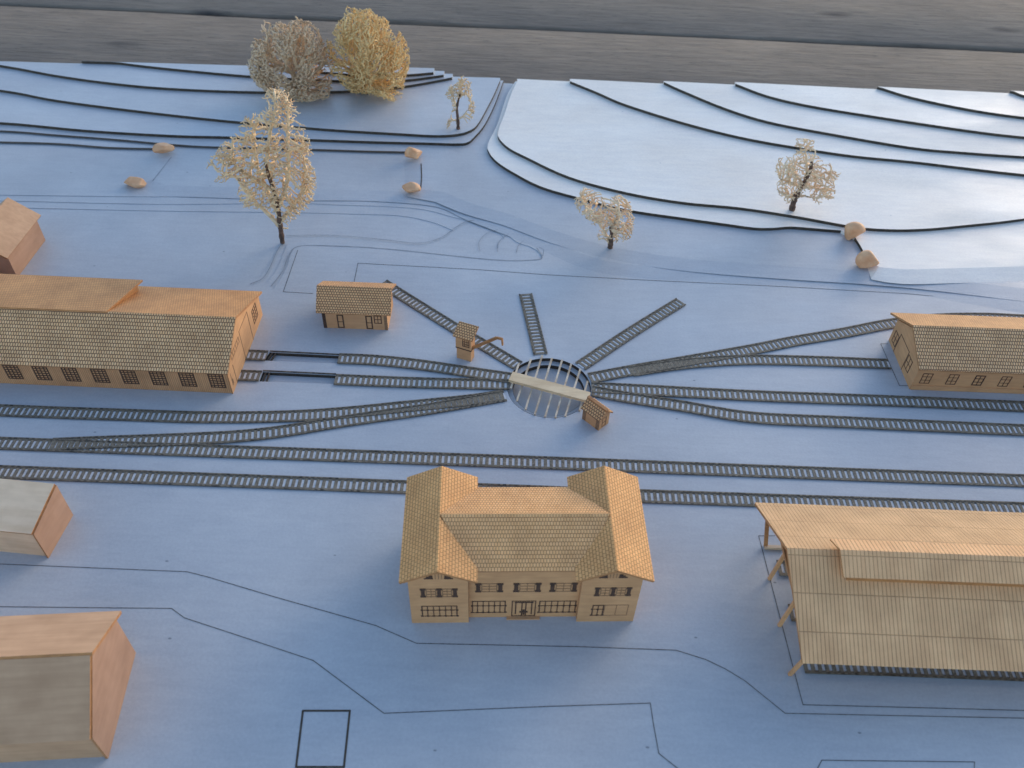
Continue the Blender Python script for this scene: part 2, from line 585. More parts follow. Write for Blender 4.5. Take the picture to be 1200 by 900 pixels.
# two lowest sheets run under both hills; their edge is burnt on the left and painted along the road
layer([([(-260, 162), (-120, 163), (0, 166), (67, 168), (127, 172.5), (183, 174)], True),
       ([(197, 178), (190, 195), (178, 211)], False),
       ([(196, 217), (260, 219), (350, 222), (440, 223), (518, 230), (560, 247), (600, 262), (640, 278), (687, 299), (733, 309), (827, 315), (967, 321), (1032, 324), (1083, 332), (1200, 352), (1330, 372)], False)],
      Z[0], Z[1], close_all)
layer([([(-260, 150), (-120, 150), (0, 153), (67, 158), (133, 163), (200, 169), (250, 172), (367, 175), (430, 177), (476, 178)], True),
       ([(492, 186), (494.5, 200), (494, 222)], False),
       ([(520, 225), (555, 239), (600, 252), (649, 270), (700, 285), (760, 297), (827, 305), (920, 312), (1013, 318), (1090, 325), (1200, 338), (1330, 352)], False)],
      Z[1], Z[2], close_all)
left = [
    [(-260, 140), (-120, 140), (0, 143), (100, 152), (200, 158), (273, 160), (367, 163), (440, 165.5), (500, 167), (535, 168), (548, 166.5), (556, 160), (567, 147), (577, 128), (584, 111), (590, 94)],
    [(-260, 88), (-120, 93), (0, 105), (67, 117), (167, 130), (267, 141), (360, 149), (400, 152), (467, 156), (510, 158.3), (535, 157), (550, 153), (560, 145), (573, 122), (580, 108), (586, 94)],
    [(-260, 44), (-120, 60), (0, 76), (67, 88), (133, 97), (200, 103), (300, 107), (390, 106.5), (440, 104), (480, 99.5), (512, 94), (530, 90.5)],
    [(100, 66), (140, 73), (200, 80), (293, 88.5), (370, 92.5), (430, 95), (477, 93), (520, 87.5)],
    [(300, 76), (380, 84), (430, 87.5), (477, 87), (508, 84.5)],
]
for k, px in enumerate(left):
    if k < 3:
        layer([(px, True)], Z[2 + k], Z[3 + k], close_left, 'hill_left')
    else:
        layer([(px, True)], Z[2 + k], Z[3 + k],
              lambda a, b: [(b[0], back_y(b[0])), (a[0], back_y(a[0]))], 'hill_left')
right = [
    ([([(604, 95), (594, 112), (583, 145), (572, 168), (573, 178), (582, 189), (600, 201), (633, 218), (677, 231), (733, 245), (800, 255), (850, 262), (883, 266.5), (905, 267), (927, 265.5), (955, 267.5), (986, 270)], True),
      ([(1002, 278), (1009, 289), (1015, 301)], True),
      ([(1030, 313), (1060, 315.5), (1107, 314.5), (1200, 312), (1330, 306)], False)]),
    ([([(606, 95), (599, 110), (591, 134), (584, 153), (585, 162), (596, 173), (617, 184), (667, 207), (733, 225), (800, 236.5), (867, 243), (933, 253), (1000, 265), (1040, 268.5), (1083, 268), (1133, 263.5), (1200, 256), (1330, 236)], True)]),
    ([([(668, 95), (700, 108), (733, 122), (800, 143), (867, 160), (933, 172), (1000, 182), (1067, 188.5), (1130, 196), (1200, 204), (1330, 217)], True)]),
    ([([(778, 96), (800, 106), (850, 126.5), (900, 142), (967, 155), (1067, 172), (1130, 178), (1200, 183), (1330, 191)], True)]),
    ([([(862, 98), (900, 112), (950, 123.5), (1033, 137), (1133, 152), (1200, 160), (1330, 172)], True)]),
    ([([(1028, 101), (1067, 113), (1133, 127), (1200, 137), (1330, 152)], True)]),
    ([([(1183, 105), (1215, 115), (1330, 133)], True)]),
]
for k, runs in enumerate(right):
    layer(runs, Z[2 + k], Z[3 + k], close_right, 'hill')


def marking(px, w=0.006, z=0.0, mat='pencil', closed=False, fine=False):
    pts = [G(x, y, z) for x, y in px]
    if fine:
        pts = smooth(pts, 5)
    if closed:
        pts = pts + [pts[0]]
    mb = MB()
    zz = z + 0.0012
    for a, b in zip(pts[:-1], pts[1:]):
        d = (b - a).normalized()
        s = Vector((-d.y, d.x, 0)) * w / 2
        e = d * w * 0.3
        mb.face([(a.x - s.x - e.x, a.y - s.y - e.y, zz), (b.x - s.x + e.x, b.y - s.y + e.y, zz),
                 (b.x + s.x + e.x, b.y + s.y + e.y, zz), (a.x + s.x - e.x, a.y + s.y - e.y, zz)])
        zz += 0.00004
    return tag(mb.build('ground_marking', M[mat], weld=False), kind='structure')


marking([(-120, 655), (0, 661), (219, 670), (243, 676), (320, 699), (440, 733), (488, 754), (680, 758), (792, 762), (827, 773), (850, 784), (873, 798), (920, 836), (1060, 839), (1210, 842)], 0.0045)
marking([(-120, 709), (0, 711), (201, 713), (216, 724), (280, 745), (367, 774), (450, 836), (640, 828), (762, 824), (766, 850), (772, 883), (796, 902), (830, 925)], 0.0045)
marking([(355, 833), (410, 833), (403, 899), (347, 899)], 0.010, 0, 'burnt', True)
marking([(908, 628), (889, 628), (938, 815), (941, 826), (1060, 829), (1210, 833)], 0.0045)
marking([(952, 912), (963, 891), (1142, 893), (1141, 915)], 0.0045)
marking([(1040, 403), (1032, 403), (1054, 452), (1065, 452)], 0.005)
marking([(414, 335), (419.5, 308.5), (560, 316), (640, 322), (760, 328.5), (920, 336), (1060, 344), (1200, 357), (1260, 363)], 0.005)
marking([(349, 293), (332, 342), (367, 344)], 0.005)

marking([(-120, 163.5), (0, 166.5), (67, 168.5), (127, 173), (183, 174.5)], 0.022, Z[1], 'burnt', False, True)
marking([(-120, 150.5), (0, 153.5), (67, 158.5), (133, 163.5), (200, 169.5), (250, 172.5), (367, 175.5), (430, 177.5), (476, 178.5)], 0.022, Z[2], 'burnt', False, True)
marking([(493.5, 192), (494, 208), (493, 221)], 0.010, Z[2], 'burnt', False, True)
marking([(201, 184), (190, 198), (179, 212)], 0.008, Z[1], 'soft', False, True)
for px in ([(318, 335), (331, 318), (338, 300), (349, 289), (380, 288), (455, 292), (577, 304.5), (628, 304.5), (635, 300), (629, 291)],
           [(293, 333), (308, 326), (317, 312), (324, 296), (331, 284)],
           [(336, 276), (395, 276), (450, 281), (490, 285), (516, 279), (532, 268), (546, 260), (562, 257.5)]):
    marking(px, 0.007, 0.0, 'soft', False, True)
for px in ([(562.5, 294), (561, 285), (566, 277), (576, 271), (596, 267)], [(583, 295), (583.5, 286), (590, 278), (600, 273), (618, 270.5)],
           [(605, 296), (608, 287), (616, 281), (626, 279.5)], [(636, 300), (637, 293), (632, 290)]):
    marking(px, 0.0045, 0.0, 'soft', False, True)


# ------------------------------------------------------------------ tracks: laser-cut ladders with two rails
def resample(pts, n_sub=8):
    P = smooth(pts, n_sub)
    L = [0.0]
    for a, b in zip(P[:-1], P[1:]):
        L.append(L[-1] + (b - a).length)
    return P, L


def at_len(P, L, s):
    s = max(0.0, min(L[-1], s))
    lo, hi = 0, len(L) - 1
    while hi - lo > 1:
        m = (lo + hi) // 2
        if L[m] <= s:
            lo = m
        else:
            hi = m
    t = (s - L[lo]) / max(1e-9, L[hi] - L[lo])
    d = (P[hi] - P[lo]).normalized()
    return P[lo].lerp(P[hi], t), Vector((-d.y, d.x, 0))


track_no = 0


def track(px, label, skip=()):
    """px is the centre line; skip = spans along it (in units) where the strip is cut out"""
    global track_no
    zb = 0.0015 + 0.0007 * (track_no % 8)
    track_no += 1
    P, L = resample([G(x, y) for x, y in px])
    t = thing('railway_track', (P[0].x, P[0].y, 0), 0, label, 'railway track', 'model railway tracks')
    o = P[0].copy()
    pitch, solid, w, wi, h = 0.0355, 0.0195, 0.048, 0.031, 0.003
    mb = MB()
    s, prev = 0.0, None
    stations = []
    while s < L[-1]:
        stations.append((s, True))
        stations.append((s + solid, False))
        s += pitch
    stations.append((min(s, L[-1] + 0.001), True))
    rows = []
    for s, _ in stations:
        c, n = at_len(P, L, s)
        c = c - o
        rows.append([c + n * k for k in (-w, -wi, wi, w)])
    up = lambda p, z: (p.x, p.y, z)
    z0, z1 = zb, zb + h
    for i in range(len(rows) - 1):
        a, b = rows[i], rows[i + 1]
        full = stations[i][1]
        for j in (0, 1, 2):
            if j == 1 and not full:
                continue
            mb.face([up(a[j + 1], z1), up(a[j], z1), up(b[j], z1), up(b[j + 1], z1)])
        mb.face([up(a[0], z0), up(b[0], z0), up(b[0], z1), up(a[0], z1)], 1)
        mb.face([up(b[3], z0), up(a[3], z0), up(a[3], z1), up(b[3], z1)], 1)
        if full:
            mb.face([up(a[1], z0), up(a[1], z1), up(a[2], z1), up(a[2], z0)], 1)
            mb.face([up(b[2], z0), up(b[2], z1), up(b[1], z1), up(b[1], z0)], 1)
        else:
            mb.face([up(b[1], z0), up(a[1], z0), up(a[1], z1), up(b[1], z1)], 1)
            mb.face([up(a[2], z0), up(b[2], z0), up(b[2], z1), up(a[2], z1)], 1)
    mb.build('ladder_strip', [M['ladder'], M['burnt']], t)
    cb_ = MB()
    for i in range(len(rows) - 1):
        a, b = rows[i], rows[i + 1]
        ia, ib = [a[1].lerp(a[2], k) for k in (0.06, 0.94)], [b[1].lerp(b[2], k) for k in (0.06, 0.94)]
        if not stations[i][1]:
            cb_.face([up(ia[1], zb + 0.0004), up(ia[0], zb + 0.0004), up(ib[0], zb + 0.0004), up(ib[1], zb + 0.0004)])
            cb_.face([up(ib[0], zb + 0.0001), up(ia[0], zb + 0.0001), up(ia[0], zb + 0.0004), up(ib[0], zb + 0.0004)])
        else:
            cb_.face([up(ia[1], zb + 0.0003), up(ia[0], zb + 0.0003), up(ib[0], zb + 0.0003), up(ib[1], zb + 0.0003)])
    cb_.build('base_strip', M['pale_card'], t)
    for sd in (-1, 1):
        rb = MB()
        ss = [q for q, _ in stations]
        prev = None
        for i, s in enumerate(ss):
            c, nn = at_len(P, L, s)
            c = c - o
            cur = [c + nn * (sd * 0.0445 + q) for q in (-0.0050, 0.0050)]
            if prev:
                za, zc = z1 + 0.0003, z1 + 0.0035
                rb.face([up(prev[1], zc), up(prev[0], zc), up(cur[0], zc), up(cur[1], zc)], (i + sd) % 2 if random.random() < 0.9 else 0)
                rb.face([up(prev[0], za), up(cur[0], za), up(cur[0], zc), up(prev[0], zc)])
                rb.face([up(cur[1], za), up(prev[1], za), up(prev[1], zc), up(cur[1], zc)])
            prev = cur
        rb.build('rail', [M['rail'], M['rail_pale']], t)
    return t


track([(-110, 549), (0, 553.5), (400, 568.5), (755, 582), (1200, 597), (1290, 600)], 'lowest long straight track, running right behind the twin-winged station')
track([(-110, 516), (0, 520), (300, 531), (600, 541.5), (900, 553), (1200, 564), (1290, 567)], 'second long straight track, one above the track behind the station')
track([(-110, 477), (0, 481.5), (75, 484.5), (150, 487), (225, 489.5), (300, 489.5), (360, 487.5), (413, 483.5), (467, 478), (547, 470), (590, 464)], 'track below the long engine shed that bends up to the turntable')
track([(60, 521.5), (120, 519), (175, 517), (225, 515), (280, 512), (333, 506), (387, 497), (440, 489), (493, 481.5), (547, 472.5), (592, 464.5)], 'connecting track that leaves the second straight track and climbs to the turntable')
PIT_LBL = 'with an inspection pit beside the engine shed'
track([(392.5, 445.5), (493, 449.5), (597, 451.5)], 'lower of two tracks from the engine shed pits to the turntable')
track([(396.5, 421), (440, 423), (493, 428.5), (547, 436.5), (599, 444)], 'upper of two tracks from the engine shed pits to the turntable')
track([(270, 440.5), (288, 441), (305.5, 441.8)], 'short track stub at engine shed end before the lower pit')
track([(275, 416.5), (292, 417), (313, 418)], 'short track stub at engine shed end before the upper pit')
track([(448, 332), (520, 377), (560, 401), (607, 429)], 'diagonal track from the small hut past the crane tower to the turntable')
track([(615.8, 345), (624, 378), (633.5, 416)], 'short steep track pointing straight away behind the turntable')
track([(798, 354), (740, 390), (680, 430)], 'short diagonal track running up and right from the turntable')
track([(691, 444), (747, 433.5), (800, 424.5), (880, 410.5), (933, 400), (987, 391), (1043, 380), (1095, 374), (1150, 372.5), (1200, 374.5), (1290, 379)], 'curving track from the turntable that passes behind the right-hand goods shed')
track([(740, 436), (787, 429), (827, 425), (880, 422.5), (960, 424), (1042, 427.5)], 'branch track ending at the gable door of the right-hand goods shed')
track([(693, 455), (747, 457.5), (880, 464.5), (1040, 470.5), (1200, 477.5), (1290, 481)], 'long track from the turntable passing just in front of the right-hand goods shed')
track([(694, 459), (731, 466), (800, 477), (880, 490), (987, 495.5), (1130, 502), (1200, 505), (1290, 508)], 'lowest of the tracks leaving the turntable to the right, below the cabin')
track([(911, 666.5), (1060, 672), (1290, 680)], 'uppermost of three tracks sheltered under the big open canopy')
track([(925, 718.5), (1060, 724), (1290, 733)], 'middle of three tracks sheltered under the big open canopy')
track([(941, 779), (1060, 783), (1290, 792)], 'front track along the lower eave of the big open canopy')


# inspection pits: burnt walls lining the two slots by the engine shed, with a rail along the edge
def pit(poly, label):
    c = sum((Vector(p) for p in poly), Vector((0, 0))) / 4
    t = thing('inspection_pit', (c.x, c.y, 0), 0, label, 'pit', 'inspection pits')
    mb = MB()
    q = [Vector(p) - c for p in poly]
    ctr = Vector((0, 0))
    for i in range(4):
        a, b = q[i], q[(i + 1) % 4]
        a2, b2 = a * 0.996, b * 0.996
        mb.face([(a2.x, a2.y, -0.0265), (b2.x, b2.y, -0.0265), (b2.x, b2.y, -0.0005), (a2.x, a2.y, -0.0005)])
    mb.build('pit_wall', M['burnt'], t)
    d = (q[1] - q[0]).normalized()
    rb = MB()
    for a, b, off in ((q[0], q[1], 0.010),):
        nrm = Vector((-d.y, d.x))
        rb = MB()
        a3 = Vector((a.x, a.y, 0.004)) + Vector((nrm.x, nrm.y, 0)) * off
        b3 = Vector((b.x, b.y, 0.004)) + Vector((nrm.x, nrm.y, 0)) * off
        rb.bar(a3, b3, 0.009, 0.005)
        rb.build('rail', M['rail'], t)
    cb = MB()
    for k in (0.04, 0.09):
        a, b = q[0].lerp(q[1], k), q[3].lerp(q[2], k)
        cb.bar((a.x, a.y, -0.006), (b.x, b.y, -0.006), 0.010, 0.010)
    cb.build('crosspiece', M['burnt'], t)


pit(PIT_UP, 'upper of two narrow dark-edged inspection pits beside the engine shed')
pit(PIT_LO, 'lower of two narrow dark-edged inspection pits beside the engine shed')

# ------------------------------------------------------------------ turntable
tt = thing('turntable', (TT.x, TT.y, 0), 0, 'round sunken turntable pit with a pale bridge beam and thin cross rods', 'turntable')


def ring_wall(r, z0, z1):
    mb = MB()
    n = 96
    for k in range(n):
        a, b = 2 * pi * k / n, 2 * pi * (k + 1) / n
        p, q = (r * cos(a), r * sin(a)), (r * cos(b), r * sin(b))
        mb.face([(*q, z0), (*p, z0), (*p, z1), (*q, z1)])
    return mb


ring_wall(R_OUT - 0.0015, -0.0265, 0.0005).build('pit_wall', M['burnt'], tt)
ring_wall(R_IN - 0.0015, -0.0555, -0.0265).build('pit_wall', M['burnt'], tt)
a = G(598.5, 440.5, 0.03)
b = G(690, 465, 0.03)
d = (b - a).normalized()
mb = MB()
mb.bar((a.x - TT.x, a.y - TT.y, 0.022), (b.x - TT.x, b.y - TT.y, 0.022), 0.082, 0.022)
bridge = mb.build('bridge_beam', M['beam'], tt)
mb = MB()
mb.bar((a.x - TT.x, a.y - TT.y, 0.006), (b.x - TT.x, b.y - TT.y, 0.006), 0.060, 0.008)
mb.build('girder', M['edge'], tt)
rods = [((210, 195), (140, 415)), ((315, 160), (193, 525)), ((415, 125), (268, 600)), ((500, 150), (350, 645)),
        ((590, 165), (440, 665)), ((670, 200), (530, 672)), ((750, 245), (617, 660)), ((815, 350), (742, 612))]
for p, q in rods:
    a = G(580 + p[0] * 0.13333, 400 + p[1] * 0.13333, 0.006)
    b = G(580 + q[0] * 0.13333, 400 + q[1] * 0.13333, 0.006)
    mb = MB()
    mb.bar((a.x - TT.x, a.y - TT.y, 0.006), (b.x - TT.x, b.y - TT.y, 0.006), 0.012, 0.010)
    mb.build('cross_rod', M['rod'], tt)


# ------------------------------------------------------------------ building helpers
def bars(o, u, v, n, rects, name, parent, mat='engrave', proud=0.0016, depth=0.003):
    """engraved lines on a wall: rects = (u0, u1, v0, v1) in wall coordinates"""
    o, u, v, n = Vector(o), Vector(u), Vector(v), Vector(n)
    mb = MB()
    for k, (u0, u1, v0, v1) in enumerate(rects):
        pr = proud + 0.00015 * (k % 5)
        q = [o + u * a + v * b + n * pr for a, b in ((u0, v0), (u1, v0), (u1, v1), (u0, v1))]
        mb.prism(q, n * -(depth))
    return mb.build(name, M[mat], parent, weld=False)


def grid(u0, u1, v0, v1, nu, nv, t=0.004, ti=None):
    ti = ti or t * 0.7
    r = [(u0, u1, v0, v0 + t), (u0, u1, v1 - t, v1), (u0, u0 + t, v0, v1), (u1 - t, u1, v0, v1)]
    for i in range(1, nu):
        c = u0 + (u1 - u0) * i / nu
        r.append((c - ti / 2, c + ti / 2, v0, v1))
    for j in range(1, nv):
        c = v0 + (v1 - v0) * j / nv
        r.append((u0, u1, c - ti / 2, c + ti / 2))
    return r


FRONT = ((1, 0, 0), (0, 0, 1), (0, -1, 0))
RIGHT = ((0, 1, 0), (0, 0, 1), (1, 0, 0))
LEFT = ((0, -1, 0), (0, 0, 1), (-1, 0, 0))


def slab(mb, poly, t=0.014):
    p = [Vector(q) for q in poly]
    n = (p[1] - p[0]).cross(p[2] - p[0]).normalized()
    if n.z < 0:
        n = -n
    mb.prism(p, -n * t, 0, 1)


# ------------------------------------------------------------------ station
st = thing('station_building', (-0.468, 2.229), 2.95, 'two-storey station model with two gabled wings and a recessed centre', 'station building')
EZ, RZ = 0.447, 0.541
XL, XR = (0.0, 0.150, 0.292), (0.851, 0.997, 1.146)
for xs in (XL, XR):
    mb = MB()
    zt = EZ - 0.034
    mb.prism([(xs[0], 0, 0), (xs[2], 0, 0), (xs[2], 0, zt), (xs[1], 0, RZ - 0.022), (xs[0], 0, zt)], (0, 0.56, 0))
    mb.build('wing_wall', M['wall'], st)
mb = MB()
mb.box(XL[2] + 0.001, XR[0] - 0.001, 0.030, 0.50, 0, EZ - 0.02)
mb.build('centre_wall', M['wall'], st)
OL, OR = (-0.037, 0.150, 0.338), (0.811, 1.0, 1.190)
for xs in (OL, OR):
    mb = MB()
    slab(mb, [(xs[0], -0.04, EZ), (xs[1], -0.04, RZ), (xs[1], 0.6, RZ), (xs[0], 0.6, EZ)])
    slab(mb, [(xs[1], -0.04, RZ), (xs[2], -0.04, EZ), (xs[2], 0.6, EZ), (xs[1], 0.6, RZ)])
    mb.build('wing_roof', [M['tile_wing'], M['edge']], st, weld=False)
mb = MB()
dz = 0.006
slab(mb, [(0.315, 0.022, EZ - 0.006), (0.843, 0.022, EZ - 0.006), (0.998, 0.287, RZ + dz), (0.152, 0.287, RZ + dz)])
slab(mb, [(0.152, 0.287, RZ + dz), (0.998, 0.287, RZ + dz), (0.830, 0.535, EZ - 0.004), (0.328, 0.535, EZ - 0.004)])
mb.build('main_roof', [M['tile_station'], M['edge']], st, weld=False)


def shutter(u0, u1, v0, v1):
    """a dark carved shutter with a pinched waist"""
    c = (u0 + u1) / 2
    w = (u1 - u0)
    h = v1 - v0
    return [(u0, u1, v0, v0 + h * 0.2), (u0 + w * 0.16, u1 - w * 0.16, v0 + h * 0.2, v1 - h * 0.2), (u0, u1, v1 - h * 0.2, v1)]


def casement(y, u0, u1, v0, v1, parent, sh_left=True, sh_right=True, sw=0.026):
    w = bars((0, y, 0), *FRONT, grid(u0, u1, v0, v1, 2, 3, 0.0040, 0.0032), 'window', parent, 'engrave_soft')
    if sh_left:
        bars((0, y, 0), *FRONT, shutter(u0 - sw - 0.001, u0 - 0.001, v0 - 0.003, v1 + 0.003), 'shutter', w)
    if sh_right:
        bars((0, y, 0), *FRONT, shutter(u1 + 0.001, u1 + sw + 0.001, v0 - 0.003, v1 + 0.003), 'shutter', w)
    return w


V0, V1 = 0.252, 0.327
for x0 in (0.058, 0.920):
    casement(0, x0 + 0.026, x0 + 0.076, V0, V1, st, True, True, 0.028)
    casement(0, x0 + 0.106, x0 + 0.154, V0, V1, st, False, True, 0.028)
for x0 in (0.329, 0.518, 0.699):
    casement(0.030, x0 + 0.028, x0 + 0.106, V0 - 0.006, V1 - 0.003, st, True, True, 0.030)


def glazing(y, u0, u1, v0, v1, cols, heavy=True):
    r = grid(u0, u1, v0, v1, cols, 1, 0.0055, 0.0042)
    vm = v0 + (v1 - v0) * 0.60
    r.append((u0, u1, vm - 0.002, vm + 0.002))
    if heavy:
        n = cols
        for i in range(n + 1):
            c = u0 + (u1 - u0) * i / n
            r.append((c - 0.006, c + 0.006, v0 - 0.002, v0 + 0.009))
            r.append((c - 0.005, c + 0.005, vm - 0.006, vm + 0.005))
    return bars((0, y, 0), *FRONT, r, 'window', st)


glazing(0, 0.055, 0.236, 0.066, 0.168, 6)
glazing(0.030, 0.309, 0.481, 0.046, 0.160, 6)
glazing(0.030, 0.652, 0.842, 0.043, 0.157, 6)
glazing(0, 0.921, 0.980, 0.062, 0.164, 2)
bars((0, 0, 0), *FRONT, grid(0.982, 1.105, 0.062, 0.164, 2, 1, 0.0026, 0.0022), 'window', st, 'engrave_soft')
door = bars((0, 0.030, 0), *FRONT, grid(0.512, 0.636, 0.012, 0.160, 1, 1, 0.005) + [(0.527, 0.622, 0.140, 0.150), (0.530, 0.536, 0.03, 0.14), (0.612, 0.618, 0.03, 0.14)], 'door', st)
bars((0, 0.030, 0), *FRONT, [(0.562, 0.568, 0.018, 0.145), (0.582, 0.588, 0.018, 0.145), (0.554, 0.596, 0.045, 0.060), (0.570, 0.580, 0.025, 0.075)], 'door_leaf', door)
st2 = MB()
st2.box(0.488, 0.660, 0.012, 0.0295, 0, 0.008)
st2.build('doorstep', M['wall'], st)
for xs in (XL, XR):
    c = xs[1]
    for s in (-1, 1):
        bars((0, 0, 0), *FRONT, [(c + s * 0.048 - 0.022, c + s * 0.048 + 0.022, 0.414, 0.424), (c + s * 0.044 - 0.016, c + s * 0.044 + 0.016, 0.424, 0.436), (c + s * 0.038 - 0.009, c + s * 0.038 + 0.009, 0.436, 0.446)], 'gable_vent', st)
    bars((0, 0, 0), *FRONT, [(c - 0.017, c - 0.014, 0.414, 0.455), (c + 0.014, c + 0.017, 0.414, 0.455), (c - 0.0015, c + 0.0015, 0.414, 0.46)], 'gable_window', st, 'engrave_soft')

# ------------------------------------------------------------------ long engine shed on the left
es = thing('engine_shed', (-1.809, 3.816), -0.45, 'long tiled engine shed with a row of dark grid windows along its front', 'engine shed')
XE = -3.4
mb = MB()
mb.prism([(0, 0, 0), (0, 0.783, 0), (0, 0.783, 0.180), (0, 0.300, 0.368), (0, 0, 0.196)], (XE, 0, 0))
mb.build('wall', [M['siding'], M['edge']], es)
# sunlit gable sheet set on the end
mb = MB()
mb.prism([(0.008, -0.004, 0), (0.008, 0.787, 0), (0.008, 0.787, 0.182), (0.008, 0.300, 0.371), (0.008, -0.004, 0.198)], (-0.007, 0, 0), 0, 1)
gable = mb.build('gable_wall', [M['wall'], M['edge']], es)
bars((0.008, 0, 0), *RIGHT, [(0.030, 0.034, 0.045, 0.15), (0.10, 0.104, 0, 0.16), (0.04, 0.05, 0.05, 0.09)], 'door', gable, 'engrave_soft')
bars((0.008, 0, 0), *RIGHT, grid(0.11, 0.29, 0.19, 0.235, 5, 1, 0.004), 'window', gable, 'engrave_soft')
bars((0.008, 0, 0), *RIGHT, [(0.32, 0.325, 0, 0.25), (0.32, 0.52, 0.246, 0.25), (0.52, 0.525, 0, 0.25)], 'door', gable, 'engrave_soft')
bars((0.008, 0, 0), *RIGHT, grid(0.60, 0.70, 0.07, 0.185, 3, 4, 0.005), 'window', gable)
mb = MB()
slab(mb, [(0.022, -0.030, 0.204), (0.022, 0.300, 0.392), (XE, 0.300, 0.392), (XE, -0.030, 0.204)])
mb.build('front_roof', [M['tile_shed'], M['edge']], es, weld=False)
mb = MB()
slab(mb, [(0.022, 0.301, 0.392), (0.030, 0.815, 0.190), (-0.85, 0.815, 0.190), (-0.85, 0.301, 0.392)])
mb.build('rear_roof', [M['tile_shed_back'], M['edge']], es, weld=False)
mb = MB()
slab(mb, [(-0.802, 0.294, 0.399), (-0.752, 0.745, 0.304), (XE, 0.745, 0.304), (XE, 0.294, 0.399)], 0.012)
mb.build('raised_rear_roof', [M['tile_shed_back'], M['edge']], es, weld=False)
mb = MB()
mb.prism([(-0.812, 0.32, 0.366), (-0.79, 0.72, 0.296), (-0.79, 0.72, 0.21)], (-0.02, 0, 0))
mb.build('infill_board', M['edge'], es)
x = -0.124
while x > XE + 0.1:
    bars((0, 0, 0), *FRONT, grid(x, x + 0.098, 0.048, 0.170, 4, 6, 0.007, 0.0062), 'window', es)
    x -= 0.1868

# ------------------------------------------------------------------ small tiled hut
ht = thing('goods_hut', (-1.335, 4.488), 0, 'small low hut with one tiled roof, two doors and a window, beside the diagonal track', 'hut')
mb = MB()
mb.prism([(0, 0, 0), (0, 0.28, 0), (0, 0.28, 0.150), (0, 0.14, 0.235), (0, 0, 0.150)], (0.45, 0, 0))
mb.build('wall', M['wall'], ht)
mb = MB()
slab(mb, [(-0.030, -0.036, 0.168), (0.484, -0.036, 0.168), (0.476, 0.145, 0.262), (-0.046, 0.145, 0.262)], 0.012)
slab(mb, [(-0.046, 0.145, 0.262), (0.476, 0.145, 0.262), (0.478, 0.325, 0.160), (-0.046, 0.325, 0.160)], 0.012)
mb.build('roof', [M['tile_small'], M['edge']], ht, weld=False)
for u in (0.100, 0.300):
    d_ = bars((0, 0, 0), *FRONT, grid(u, u + 0.046, 0.006, 0.125, 1, 1, 0.008) + [(u, u + 0.046, 0.060, 0.064)], 'door', ht)
bars((0, 0, 0), *FRONT, grid(0.358, 0.412, 0.058, 0.130, 2, 2, 0.006), 'window', ht)
bars((0, 0, 0), *FRONT, [(-0.001, 0.022, 0.0, 0.145)], 'corner_post', ht, 'engrave')
bars((0, 0, 0), *FRONT, [(0.428, 0.4505, 0.0, 0.145)], 'corner_post', ht, 'engrave_soft')

# ------------------------------------------------------------------ goods shed on the right
gs = thing('goods_shed', (2.665, 4.097), 0, 'tiled goods shed on the right with four-pane windows and a gable door', 'goods shed')
XG = 2.6
mb = MB()
mb.prism([(0, 0, 0), (0, 0.49, 0), (0, 0.49, 0.190), (0, 0.255, 0.312), (0, 0, 0.182)], (XG, 0, 0))
mb.build('wall', M['wall'], gs)
mb = MB()
mb.box(0.004, XG, -0.006, 0.001, 0.0, 0.040)
mb.build('plinth', M['wall'], gs)
mb = MB()
slab(mb, [(-0.012, -0.022, 0.200), (-0.018, 0.262, 0.338), (XG + 0.03, 0.262, 0.338), (XG + 0.03, -0.022, 0.200)])
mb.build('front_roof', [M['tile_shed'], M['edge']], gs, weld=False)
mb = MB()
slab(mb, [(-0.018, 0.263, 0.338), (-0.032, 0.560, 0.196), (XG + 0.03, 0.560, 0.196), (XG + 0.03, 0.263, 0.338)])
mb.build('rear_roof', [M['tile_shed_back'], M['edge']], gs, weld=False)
bars((0, 0, 0), *LEFT, grid(-0.452, -0.376, 0.034, 0.130, 2, 2, 0.005), 'window', gs)
bars((0, 0, 0), *LEFT, grid(-0.180, -0.100, 0.050, 0.152, 2, 2, 0.005), 'window', gs)
bars((0, 0, 0), *LEFT, [(-0.372, -0.368, 0, 0.165), (-0.190, -0.186, 0, 0.165), (-0.372, -0.186, 0.161, 0.165)], 'door', gs)
for i in range(14):
    u = 0.042 + i * 0.1735
    bars((0, 0, 0), *FRONT, grid(u, u + 0.066, 0.058, 0.150, 2, 3, 0.0045 if i != 2 else 0.007), 'window', gs)

# ------------------------------------------------------------------ big open canopy
cn = thing('train_canopy', (1.40, 2.856), 0, 'large open-sided canopy with a corrugated wooden roof and raised ridge, lower right', 'canopy')
XC = 2.4
CR, CE = 0.548, 0.300
mb = MB()
slab(mb, [(0.006, -0.925, CE), (XC, -0.925, CE), (XC, -0.456, CR), (-0.037, -0.456, CR)], 0.016)
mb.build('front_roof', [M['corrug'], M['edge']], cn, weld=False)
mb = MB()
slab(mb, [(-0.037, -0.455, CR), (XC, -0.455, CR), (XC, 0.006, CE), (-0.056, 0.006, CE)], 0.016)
mb.build('rear_roof', [M['corrug_dimmed'], M['edge']], cn, weld=False)
mb = MB()
slab(mb, [(0.205, -0.605, 0.540), (XC, -0.605, 0.540), (XC, -0.490, 0.601), (0.197, -0.490, 0.601)], 0.009)
slab(mb, [(0.197, -0.490, 0.601), (XC, -0.490, 0.601), (XC, -0.405, 0.568), (0.178, -0.405, 0.568)], 0.009)
lan = mb.build('ridge_lantern', [M['corrug'], M['edge']], cn, weld=False)
mb = MB()
mb.box(0.24, XC, -0.582, -0.573, 0.47, 0.532)
mb.box(0.24, XC, -0.432, -0.424, 0.51, 0.562)
mb.build('lantern_wall', M['edge'], lan, weld=False)
mb = MB()
